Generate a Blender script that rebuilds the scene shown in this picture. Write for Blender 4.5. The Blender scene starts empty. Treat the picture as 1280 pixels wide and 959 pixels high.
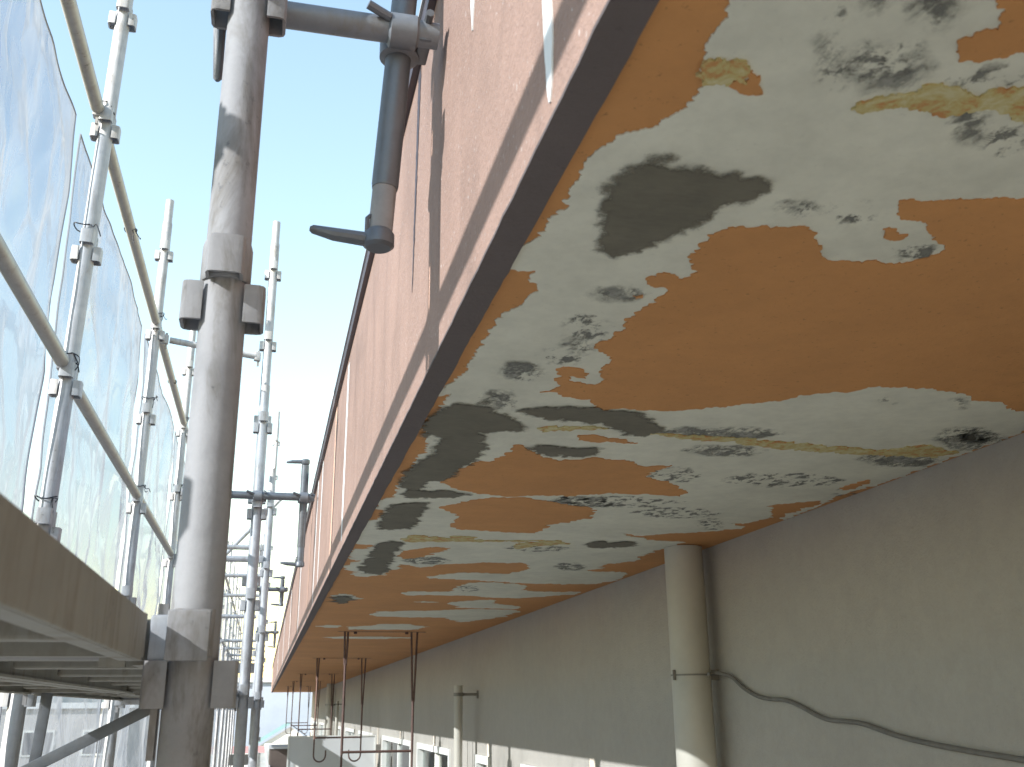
import bpy, bmesh, math, random
import numpy as np
from mathutils import Vector, Matrix, noise, geometry

C = bpy.context.scene.collection
SC = bpy.context.scene
R = math.radians
rnd = random.Random(7)

# ---------------------------------------------------------------- camera
cam_d = bpy.data.cameras.new('camera'); cam = bpy.data.objects.new('camera', cam_d); C.objects.link(cam)
cam_d.sensor_width = 36.0; cam_d.lens = 34.62; cam_d.clip_start = 0.02; cam_d.clip_end = 2000
right = Vector((0.972, -0.2346, -0.0101)); fwd = Vector((0.2252, 0.9227, 0.3128)).normalized()
right = (right - fwd * right.dot(fwd)).normalized(); up = right.cross(fwd)
cam.matrix_world = Matrix(((right.x, up.x, -fwd.x, 0), (right.y, up.y, -fwd.y, 0), (right.z, up.z, -fwd.z, 0), (0, 0, 0, 1)))
cam_d.dof.use_dof = True; cam_d.dof.focus_distance = 2.2; cam_d.dof.aperture_fstop = 15.0
SC.camera = cam

# ---------------------------------------------------------------- sky, sun, exposure
SUN = Vector((-1.0, -0.40, 0.595)).normalized()
w = bpy.data.worlds.new('World'); SC.world = w; w.use_nodes = True
nt = w.node_tree; bg = nt.nodes['Background']
sky = nt.nodes.new('ShaderNodeTexSky'); sky.sky_type = 'NISHITA'; sky.sun_disc = False
sky.sun_elevation = math.asin(SUN.z); sky.sun_rotation = math.atan2(SUN.x, SUN.y)
sky.air_density = 1.8; sky.dust_density = 0.0; sky.ozone_density = 0.6
nt.links.new(sky.outputs[0], bg.inputs[0]); bg.inputs[1].default_value = 0.122
sun_d = bpy.data.lights.new('sun', 'SUN'); sun_d.energy = 5.0; sun_d.angle = R(0.5); sun_d.color = (1.0, 0.95, 0.87)
sun = bpy.data.objects.new('sun', sun_d); C.objects.link(sun)
sun.rotation_euler = (-SUN).to_track_quat('-Z', 'Y').to_euler()
SC.view_settings.view_transform = 'Standard'; SC.view_settings.look = 'None'
SC.view_settings.exposure = 1.55; SC.view_settings.gamma = 1.0
SC.render.engine = 'CYCLES'
SC.cycles.max_bounces = 10; SC.cycles.diffuse_bounces = 6; SC.cycles.transparent_max_bounces = 24

# ---------------------------------------------------------------- materials
def mat(name): 
    m = bpy.data.materials.new(name); m.use_nodes = True
    return m, m.node_tree, m.node_tree.nodes['Principled BSDF']
def N(t, typ, **kw):
    n = t.nodes.new(typ)
    for k, v in kw.items():
        if k in n.inputs.keys(): n.inputs[k].default_value = v
        else: setattr(n, k, v)
    return n
def coords(t, scale=(1, 1, 1), rand=False):
    tc = t.nodes.new('ShaderNodeTexCoord'); mp = t.nodes.new('ShaderNodeMapping')
    mp.inputs['Scale'].default_value = scale
    t.links.new(tc.outputs['Object'], mp.inputs['Vector'])
    if rand:
        oi = t.nodes.new('ShaderNodeObjectInfo'); vm = N(t, 'ShaderNodeVectorMath', operation='SCALE')
        vm.inputs[0].default_value = (17.3, 31.1, 7.7); t.links.new(oi.outputs['Random'], vm.inputs['Scale'])
        t.links.new(vm.outputs[0], mp.inputs['Location'])
    return mp.outputs[0]
def nz(t, vec, scale, detail=4, rough=0.6, dist=0.0):
    n = N(t, 'ShaderNodeTexNoise'); n.inputs['Scale'].default_value = scale; n.inputs['Detail'].default_value = detail
    n.inputs['Roughness'].default_value = rough; n.inputs['Distortion'].default_value = dist
    t.links.new(vec, n.inputs['Vector']); return n.outputs['Fac']
def ramp(t, fac, stops):
    r = t.nodes.new('ShaderNodeValToRGB'); e = r.color_ramp.elements
    while len(e) > len(stops): e.remove(e[-1])
    while len(e) < len(stops): e.new(0.5)
    for el, (p, c) in zip(e, stops):
        el.position = p; el.color = (c[0], c[1], c[2], 1) if not isinstance(c, (int, float)) else (c, c, c, 1)
    t.links.new(fac, r.inputs[0]); return r.outputs[0]
def mix(t, fac, a, b, mode='MIX'):
    m = t.nodes.new('ShaderNodeMix'); m.data_type = 'RGBA'; m.blend_type = mode
    for sock, v in ((m.inputs[0], fac), (m.inputs[6], a), (m.inputs[7], b)):
        if isinstance(v, (int, float)): sock.default_value = v
        elif isinstance(v, tuple): sock.default_value = (v[0], v[1], v[2], 1)
        else: t.links.new(v, sock)
    return m.outputs[2]
def mth(t, op, a, b=0.0, c=0.0):
    m = t.nodes.new('ShaderNodeMath'); m.operation = op
    for i, v in enumerate((a, b, c)):
        if isinstance(v, (int, float)): m.inputs[i].default_value = v
        else: t.links.new(v, m.inputs[i])
    return m.outputs[0]
def bump(t, p, h, strength, dist):
    b = t.nodes.new('ShaderNodeBump'); b.inputs['Strength'].default_value = strength; b.inputs['Distance'].default_value = dist
    t.links.new(h, b.inputs['Height']); t.links.new(b.outputs[0], p.inputs['Normal'])
def plain(name, col, rough=0.6, metal=0.0, var=0.15, scale=12.0, bs=0.0, bd=0.002, rand=True):
    m, t, p = mat(name); v = coords(t, rand=rand)
    n = nz(t, v, scale, 6, 0.65)
    lo = tuple(c * (1 - var) for c in col); hi = tuple(min(1, c * (1 + var)) for c in col)
    t.links.new(ramp(t, n, [(0.3, lo), (0.7, hi)]), p.inputs['Base Color'])
    p.inputs['Roughness'].default_value = rough; p.inputs['Metallic'].default_value = metal
    if bs: bump(t, p, nz(t, v, scale * 8, 4, 0.7), bs, bd)
    return m

def galv(name, base, rough, metal, dirt=0.5, rust=0.1, warm=(0.17, 0.13, 0.085)):
    m, t, p = mat(name); v = coords(t, rand=True); vs = coords(t, (1, 1, 0.22), rand=True)
    a = nz(t, v, 26, 6, 0.7); b = nz(t, vs, 19, 5, 0.7, 0.6); c = nz(t, v, 90, 3, 0.6)
    col = ramp(t, a, [(0.3, tuple(x * 0.82 for x in base)), (0.7, tuple(min(1, x * 1.12) for x in base))])
    col = mix(t, mth(t, 'MULTIPLY', ramp(t, b, [(0.5, 0.0), (0.68, 1.0)]), dirt), col, warm)
    col = mix(t, mth(t, 'MULTIPLY', ramp(t, mth(t, 'MULTIPLY', b, c), [(0.36, 0.0), (0.44, 1.0)]), 0.55), col, (0.05, 0.05, 0.055))
    t.links.new(col, p.inputs['Base Color'])
    t.links.new(ramp(t, a, [(0.3, max(0, rough - 0.1)), (0.7, min(1, rough + 0.15))]), p.inputs['Roughness'])
    p.inputs['Metallic'].default_value = metal
    bump(t, p, c, 0.25, 0.0015)
    return m

M_TUBE = galv('galvanised_steel', (0.38, 0.385, 0.40), 0.55, 0.15, 0.5)
M_OLD = galv('weathered_steel', (0.30, 0.288, 0.285), 0.7, 0.05, 0.8, warm=(0.13, 0.11, 0.085))
M_RAIL = galv('tan_galvanised_steel', (0.36, 0.345, 0.32), 0.5, 0.3, 0.3)
M_DECK = galv('plank_steel', (0.30, 0.285, 0.25), 0.6, 0.25, 0.55)
M_DECKB = galv('plank_plate_steel', (0.26, 0.28, 0.31), 0.55, 0.3, 0.35)
M_JACK = galv('dark_zinc_steel', (0.16, 0.17, 0.185), 0.45, 0.45, 0.3)
M_JACKL = galv('dull_zinc_steel', (0.22, 0.23, 0.245), 0.5, 0.3, 0.5)
M_CORD = plain('black_cord', (0.025, 0.027, 0.035), 0.7)
M_RUST = plain('rusty_brown_paint', (0.12, 0.07, 0.058), 0.65, 0.1, 0.3, 60)
M_WHITE = plain('white_aluminium', (0.74, 0.74, 0.70), 0.4, 0.0, 0.04, 6)
M_PANEL = plain('pale_grey_board', (0.62, 0.63, 0.63), 0.6, 0, 0.05, 3)
M_PIPE = plain('grey_beige_pvc', (0.42, 0.40, 0.345), 0.45, 0, 0.10, 5, 0.1, 0.001)
M_PIPEB = plain('bracket_steel', (0.20, 0.19, 0.17), 0.6, 0.2, 0.2, 20)
M_CABLE = plain('dark_grey_cable', (0.15, 0.14, 0.125), 0.7, 0, 0.2, 30)
M_COPE = plain('dark_brown_coping', (0.07, 0.05, 0.055), 0.5, 0.1, 0.15, 20)
M_SEAL = plain('pale_sealant', (0.45, 0.43, 0.42), 0.7, 0, 0.15, 25)
M_CURT = plain('pale_curtain', (0.55, 0.55, 0.50), 0.9, 0, 0.1, 4)
M_ROOM = plain('dim_room', (0.16, 0.15, 0.14), 0.9, 0, 0.2, 1)
M_CONC = plain('balcony_concrete', (0.20, 0.195, 0.185), 0.85, 0, 0.15, 3, 0.2, 0.003)
M_BROWN = plain('brown_board', (0.13, 0.10, 0.085), 0.7, 0, 0.15, 5)
M_GROUND = plain('ground_asphalt', (0.075, 0.073, 0.07), 0.9, 0, 0.25, 0.3)

def glass():
    m, t, p = mat('window_glass'); t.nodes.remove(p)
    out = t.nodes['Material Output']
    tr = N(t, 'ShaderNodeBsdfTransparent'); tr.inputs[0].default_value = (0.72, 0.76, 0.75, 1)
    gl = N(t, 'ShaderNodeBsdfGlossy'); gl.inputs['Roughness'].default_value = 0.03
    fr = N(t, 'ShaderNodeFresnel'); fr.inputs[0].default_value = 1.5
    mx = t.nodes.new('ShaderNodeMixShader'); t.links.new(fr.outputs[0], mx.inputs[0])
    t.links.new(tr.outputs[0], mx.inputs[1]); t.links.new(gl.outputs[0], mx.inputs[2]); t.links.new(mx.outputs[0], out.inputs[0])
    return m
M_GLASS = glass()

def render_wall(name, col, var, spots, bs, bd, streak=0.0, scale=1.6):
    m, t, p = mat(name); v = coords(t); vs = coords(t, (3, 3, 0.35))
    a = nz(t, v, scale, 6, 0.6); g = nz(t, v, 130, 3, 0.7); s = nz(t, vs, 6, 5, 0.7); mid = nz(t, v, 28, 5, 0.7)
    c = ramp(t, a, [(0.3, tuple(x * (1 - var) for x in col)), (0.7, tuple(x * (1 + var) for x in col))])
    c = mix(t, mth(t, 'MULTIPLY', ramp(t, mid, [(0.35, 1.0), (0.6, 0.0)]), 0.16), c, tuple(x * 0.6 for x in col))
    c = mix(t, mth(t, 'MULTIPLY', ramp(t, s, [(0.5, 0.0), (0.75, 1.0)]), streak), c, tuple(min(1, x * 1.25) for x in col))
    c = mix(t, mth(t, 'MULTIPLY', ramp(t, g, [(0.63, 0.0), (0.72, 1.0)]), spots), c, tuple(x * 0.35 for x in col))
    if name == 'pink_brown_render': c = mix(t, mth(t, 'MULTIPLY', ramp(t, nz(t, coords(t, (1, 1, 0.5)), 190, 2, 0.5), [(0.66, 0.0), (0.74, 1.0)]), 0.55), c, (0.62, 0.56, 0.52))
    t.links.new(c, p.inputs['Base Color']); p.inputs['Roughness'].default_value = 0.8
    bump(t, p, mth(t, 'ADD', g, mth(t, 'MULTIPLY', mid, 0.7)), bs, bd)
    return m, t, p
M_WALL = render_wall('beige_stucco', (0.375, 0.35, 0.31), 0.06, 0.15, 0.5, 0.004, 0.06)[0]
M_FASCIA = render_wall('pink_brown_render', (0.335, 0.212, 0.163), 0.12, 0.45, 0.6, 0.004, 0.35, 2.5)[0]
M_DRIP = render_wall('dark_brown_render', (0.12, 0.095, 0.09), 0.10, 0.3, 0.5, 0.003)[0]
M_ORANGE = render_wall('orange_ceiling_paint', (0.565, 0.262, 0.088), 0.09, 0.6, 0.35, 0.002, 0.12, 3.0)[0]
M_PATCH = render_wall('off_white_undercoat', (0.69, 0.67, 0.56), 0.08, 0.12, 0.25, 0.0015, 0.15, 7.0)[0]
def yellow_mat():
    m, t, p = mat('yellow_primer_remnant'); v = coords(t)
    n = nz(t, v, 55, 6, 0.7, 0.5)
    t.links.new(ramp(t, n, [(0.40, (0.50, 0.23, 0.08)), (0.48, (0.50, 0.40, 0.16)), (0.62, (0.58, 0.52, 0.30))]), p.inputs['Base Color'])
    p.inputs['Roughness'].default_value = 0.85; return m
M_YELLOW = yellow_mat()
def soft(name, col, amp, edge, nscale, blotch=None, streak=(1, 1, 1)):
    m, t, p = mat(name); v = coords(t, streak)
    at = N(t, 'ShaderNodeAttribute', attribute_name='edge'); d = at.outputs['Fac']
    n = mth(t, 'SUBTRACT', nz(t, v, nscale, 7, 0.75), 0.5)
    e = mth(t, 'ADD', d, mth(t, 'MULTIPLY', n, amp))
    mr = N(t, 'ShaderNodeMapRange', interpolation_type='SMOOTHSTEP')
    mr.inputs[1].default_value = -edge; mr.inputs[2].default_value = edge; t.links.new(e, mr.inputs[0])
    alpha = mr.outputs[0]
    if blotch:
        bl = ramp(t, nz(t, coords(t, blotch[1]), blotch[0], 6, 0.72, 0.25), [(blotch[2], 0.0), (blotch[3], 1.0)])
        alpha = mth(t, 'MULTIPLY', alpha, bl)
    n2 = nz(t, coords(t, (1, 1, 1)), 16, 6, 0.7); n3 = nz(t, coords(t, (25, 90, 1)), 2, 4, 0.6)
    c = ramp(t, n2, [(0.3, tuple(x * 0.78 for x in col)), (0.7, tuple(x * 1.2 for x in col))])
    c = mix(t, 0.25, c, ramp(t, n3, [(0.3, tuple(x * 0.7 for x in col)), (0.7, tuple(x * 1.3 for x in col))]))
    t.links.new(c, p.inputs['Base Color']); p.inputs['Roughness'].default_value = 0.9
    bump(t, p, n3, 0.3, 0.001)
    t.links.new(alpha, p.inputs['Alpha']); return m
M_MORTAR = soft('grey_mortar', (0.155, 0.14, 0.105), 0.045, 0.007, 40)
M_MOULD = soft('dark_mould', (0.19, 0.187, 0.165), 0.035, 0.012, 60, (42, (1.0, 0.7, 1), 0.50, 0.60))

M_SMUDGE = soft('grey_smudge', (0.30, 0.295, 0.26), 0.035, 0.014, 40, (24, (1.0, 0.55, 1), 0.44, 0.60))
def sheet_mat():
    m, t, p = mat('translucent_scaffold_sheet'); t.nodes.remove(p)
    out = t.nodes['Material Output']
    tc = t.nodes.new('ShaderNodeTexCoord')
    oi = t.nodes.new('ShaderNodeObjectInfo'); mp = t.nodes.new('ShaderNodeMapping')
    vm = N(t, 'ShaderNodeVectorMath', operation='SCALE'); vm.inputs[0].default_value = (3.1, 9.7, 5.3)
    t.links.new(oi.outputs['Random'], vm.inputs['Scale']); t.links.new(vm.outputs[0], mp.inputs['Location'])
    mp.inputs['Scale'].default_value = (1, 1.2, 0.55); t.links.new(tc.outputs['Object'], mp.inputs['Vector'])
    v = mp.outputs[0]
    big = nz(t, v, 1.3, 3, 0.5, 0.8); cr = nz(t, v, 2.4, 2, 0.4, 0.6)
    crease = mth(t, 'ABSOLUTE', mth(t, 'SUBTRACT', cr, 0.5))
    b = N(t, 'ShaderNodeBump'); b.inputs['Strength'].default_value = 0.6; b.inputs['Distance'].default_value = 0.05
    dn = N(t, 'ShaderNodeTexNoise'); dn.inputs['Scale'].default_value = 2.0; dn.inputs['Detail'].default_value = 3; t.links.new(v, dn.inputs['Vector'])
    dv = N(t, 'ShaderNodeVectorMath', operation='MULTIPLY_ADD'); t.links.new(dn.outputs['Color'], dv.inputs[0]); dv.inputs[1].default_value = (0.5, 0.5, 0.5); t.links.new(v, dv.inputs[2])
    hts = []
    for sc_, wgt in ((3.2, 0.55), (7.5, 0.22)):
        vo = N(t, 'ShaderNodeTexVoronoi'); vo.feature = 'F1'; vo.inputs['Scale'].default_value = sc_; t.links.new(dv.outputs[0], vo.inputs['Vector'])
        hts.append(mth(t, 'MULTIPLY', vo.outputs['Distance'], wgt))
    t.links.new(mth(t, 'ADD', big, mth(t, 'ADD', mth(t, 'ADD', hts[0], hts[1]), mth(t, 'MULTIPLY', mth(t, 'MINIMUM', crease, 0.08), 2.0))), b.inputs['Height'])
    tr = N(t, 'ShaderNodeBsdfTransparent'); tr.inputs[0].default_value = (0.50, 0.545, 0.61, 1)
    tl = N(t, 'ShaderNodeBsdfTranslucent'); tl.inputs[0].default_value = (0.26, 0.28, 0.315, 1)
    df = N(t, 'ShaderNodeBsdfDiffuse'); df.inputs[0].default_value = (0.33, 0.36, 0.40, 1)
    gl = N(t, 'ShaderNodeBsdfGlossy'); gl.inputs['Roughness'].default_value = 0.10
    for s in (tl, df, gl): t.links.new(b.outputs[0], s.inputs['Normal'])
    m1 = t.nodes.new('ShaderNodeMixShader'); m1.inputs[0].default_value = 0.5
    t.links.new(tl.outputs[0], m1.inputs[1]); t.links.new(df.outputs[0], m1.inputs[2])
    m2 = t.nodes.new('ShaderNodeMixShader'); m2.inputs[0].default_value = 0.22
    t.links.new(m1.outputs[0], m2.inputs[1]); t.links.new(gl.outputs[0], m2.inputs[2])
    m3 = t.nodes.new('ShaderNodeMixShader')
    lw = N(t, 'ShaderNodeLayerWeight'); lw.inputs['Blend'].default_value = 0.5; t.links.new(b.outputs[0], lw.inputs['Normal'])
    al = mth(t, 'ADD', ramp(t, mth(t, 'MINIMUM', crease, 0.2), [(0.0, 0.30), (0.04, 0.16), (0.2, 0.12)]), mth(t, 'MULTIPLY', mth(t, 'POWER', lw.outputs['Facing'], 2.0), 0.70))
    t.links.new(mth(t, 'MINIMUM', al, 0.92), m3.inputs[0])
    t.links.new(tr.outputs[0], m3.inputs[1]); t.links.new(m2.outputs[0], m3.inputs[2])
    t.links.new(m3.outputs[0], out.inputs[0]); return m
M_SHEET = sheet_mat()
M_HEM = plain('dark_sheet_hem', (0.20, 0.22, 0.26), 0.7, 0, 0.1, 10)

# ---------------------------------------------------------------- mesh helpers
class MB:
    def __init__(s): s.v = []; s.f = []
    def add(s, vs, fs):
        o = len(s.v); s.v += [tuple(x) for x in vs]; s.f += [tuple(i + o for i in f) for f in fs]; return s
    def box(s, lo, hi, mtx=None, bev=0.0):
        x0, y0, z0 = lo; x1, y1, z1 = hi
        if bev:
            bm = bmesh.new(); bmesh.ops.create_cube(bm, size=1)
            for q in bm.verts: q.co = Vector(((x0 + x1) / 2 + q.co.x * (x1 - x0), (y0 + y1) / 2 + q.co.y * (y1 - y0), (z0 + z1) / 2 + q.co.z * (z1 - z0)))
            bmesh.ops.bevel(bm, geom=list(bm.edges), offset=bev, segments=2, affect='EDGES', profile=0.6)
            bm.verts.index_update(); vs = [q.co.copy() for q in bm.verts]; fs = [[q.index for q in f.verts] for f in bm.faces]; bm.free()
        else:
            vs = [Vector(p) for p in ((x0, y0, z0), (x1, y0, z0), (x1, y1, z0), (x0, y1, z0), (x0, y0, z1), (x1, y0, z1), (x1, y1, z1), (x0, y1, z1))]
            fs = [(0, 3, 2, 1), (4, 5, 6, 7), (0, 1, 5, 4), (1, 2, 6, 5), (2, 3, 7, 6), (3, 0, 4, 7)]
        if mtx: vs = [mtx @ q for q in vs]
        return s.add(vs, fs)
    def tube(s, pts, rad, n=14, caps=True):
        pts = [Vector(p) for p in pts]; rads = rad if isinstance(rad, (list, tuple)) else [rad] * len(pts)
        rings = []; prev = None
        for i, p in enumerate(pts):
            d = (pts[min(i + 1, len(pts) - 1)] - pts[max(i - 1, 0)]).normalized()
            if prev is None:
                a = Vector((0, 0, 1)) if abs(d.z) < 0.9 else Vector((1, 0, 0))
                u = d.cross(a).normalized()
            else: u = (prev - d * prev.dot(d)).normalized()
            prev = u; q = d.cross(u)
            rings.append([p + (u * math.cos(2 * math.pi * k / n) + q * math.sin(2 * math.pi * k / n)) * rads[i] for k in range(n)])
        vs = [x for r in rings for x in r]; fs = []
        for i in range(len(pts) - 1):
            for k in range(n): fs.append((i * n + k, i * n + (k + 1) % n, (i + 1) * n + (k + 1) % n, (i + 1) * n + k))
        if caps: fs.append(tuple(range(n))[::-1]); fs.append(tuple((len(pts) - 1) * n + k for k in range(n)))
        return s.add(vs, fs)
    def prism(s, outline, z0, z1, mtx=None):
        n = len(outline); vs = [Vector((x, y, z0)) for x, y in outline] + [Vector((x, y, z1)) for x, y in outline]
        fs = [tuple(range(n))[::-1], tuple(range(n, 2 * n))] + [(i, (i + 1) % n, n + (i + 1) % n, n + i) for i in range(n)]
        if mtx: vs = [mtx @ q for q in vs]
        return s.add(vs, fs)
    def mesh(s, name, m, smooth=True):
        me = bpy.data.meshes.new(name); me.from_pydata(s.v, [], s.f); me.update()
        bm = bmesh.new(); bm.from_mesh(me); bmesh.ops.recalc_face_normals(bm, faces=bm.faces); bm.to_mesh(me); bm.free()
        if m: me.materials.append(m)
        if smooth: me.shade_smooth(); me.set_sharp_from_angle(angle=R(35))
        return me
    def build(s, name, m, parent=None, smooth=True): return link(name, s.mesh(name, m, smooth), parent)
def link(name, me, parent=None, loc=None, rot=None):
    o = bpy.data.objects.new(name, me); C.objects.link(o)
    if parent: o.parent = parent
    if loc: o.location = loc
    if rot: o.rotation_euler = rot
    return o
def thing(name, label, cat, loc=(0, 0, 0), group=None):
    o = bpy.data.objects.new(name, None); C.objects.link(o); o.location = loc; o.empty_display_size = 0.1
    o['label'] = label; o['category'] = cat
    if group: o['group'] = group
    return o
def struct(o): o['kind'] = 'structure'; return o
def tag(o, label, cat, group=None):
    o['label'] = label; o['category'] = cat
    if group: o['group'] = group
    return o
def copy_tree(o, parent=None):
    c = o.copy(); C.objects.link(c)
    if parent: c.parent = parent
    for ch in list(o.children): copy_tree(ch, c)
    return c
ORD = ['first', 'second', 'third', 'fourth', 'fifth', 'sixth', 'seventh', 'eighth', 'ninth', 'tenth', 'eleventh', 'twelfth', 'thirteenth', 'fourteenth', 'fifteenth', 'sixteenth']

# ---------------------------------------------------------------- the building
H, F, W = 0.45, 0.1944, 1.269          # soffit height, fascia plane, wall plane (camera at the origin)
Y0, Y1 = -5.0, 28.0
TOP = 1.085
bld = thing('apartment_building', 'long apartment block with pink rendered eaves, peeling orange soffit and grey beige wall', 'building', (0, 0, 0))
# roof slab core above the soffit
MB().box((F + 0.012, Y0, H + 0.012), (W + 6, Y1 - 0.012, TOP - 0.01)).build('roof_slab', M_CONC, bld, False)
fas = MB().box((F, Y0, H - 0.002), (F + 0.012, Y1, TOP)).box((F + 0.012, Y1 - 0.012, H + 0.0005), (W + 6, Y1, TOP)).build('fascia', M_FASCIA, bld, False)
sof = MB().box((F + 0.012, Y0, H), (W + 0.2, Y1 - 0.012, H + 0.012)).build('soffit', M_ORANGE, bld, False)

def ragged(poly, k=1.0):
    out = []; n = len(poly)
    for i in range(n):
        a = Vector(poly[i]).to_3d(); b = Vector(poly[(i + 1) % n]).to_3d(); L = (b - a).length
        y = (a.y + b.y) / 2; s = 0.0030 * max(0.6, y); m = max(1, min(60, int(L / s)))
        nrm = Vector((-(b - a).y, (b - a).x, 0)); nrm = nrm.normalized() if L > 0 else nrm
        for j in range(m):
            p = a.lerp(b, j / m)
            d = noise.noise(p * 55 / max(.8, y)) * 0.006 + noise.noise(p * 170 / max(.8, y)) * 0.0055 + noise.noise(p * 420 / max(.8, y)) * 0.003
            out.append(p + nrm * d * k * max(0.6, y) * (0.25 if j == 0 else 1))
    return [(p.x, p.y) for p in out]
def flake(name, poly, zt, zb, m, parent, label=None, k=1.0):
    pts = ragged(poly, k); n = len(pts)
    vs, es, fs, *_ = geometry.delaunay_2d_cdt([Vector(p) for p in pts], [(i, (i + 1) % n) for i in range(n)], [], 1, 1e-6)
    mb = MB(); mb.add([(v.x, v.y, zb) for v in vs], [tuple(f) for f in fs])
    cnt = {}
    for f in fs:
        for i in range(len(f)):
            e = (f[i], f[(i + 1) % len(f)]); cnt[e] = 1
    side = [e for e in cnt if (e[1], e[0]) not in cnt]
    o = len(mb.v); mb.v += [(v.x, v.y, zt) for v in vs]
    mb.f += [(a, b, b + o, a + o) for a, b in side]
    ob = mb.build(name, m, parent, False)
    if label: ob['label'] = label
    return ob
def smear(name, poly, z, margin, m, parent, label=None):
    P = np.array(poly, float); lo = P.min(0) - margin; hi = P.max(0) + margin
    st = max((hi - lo).max() / 70, 0.003); nx = int((hi[0] - lo[0]) / st) + 2; ny = int((hi[1] - lo[1]) / st) + 2
    gx, gy = np.meshgrid(lo[0] + st * np.arange(nx), lo[1] + st * np.arange(ny)); Q = np.stack([gx, gy], -1)
    best = np.full(gx.shape, 9.0); ins = np.zeros(gx.shape, bool)
    for i in range(len(P)):
        a, b = P[i], P[(i + 1) % len(P)]; ab = b - a
        tt = np.clip(((Q - a) @ ab) / max(ab @ ab, 1e-12), 0, 1)
        best = np.minimum(best, np.linalg.norm(Q - a - tt[..., None] * ab, axis=-1))
        if a[1] != b[1]: ins ^= ((a[1] > gy) != (b[1] > gy)) & (gx < (b[0] - a[0]) * (gy - a[1]) / (b[1] - a[1]) + a[0])
    d = np.where(ins, best, -best)
    fs = []
    for j in range(ny - 1):
        for i in range(nx - 1):
            if d[j:j + 2, i:i + 2].max() > -margin: fs.append((j * nx + i, j * nx + i + 1, (j + 1) * nx + i + 1, (j + 1) * nx + i))
    me = bpy.data.meshes.new(name); me.from_pydata([(x, y, z) for x, y in Q.reshape(-1, 2)], [], fs); me.update()
    at = me.attributes.new('edge', 'FLOAT', 'POINT'); at.data.foreach_set('value', d.reshape(-1).astype(np.float32))
    me.materials.append(m); ob = link(name, me, parent)
    if label: ob['label'] = label
    return ob
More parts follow.
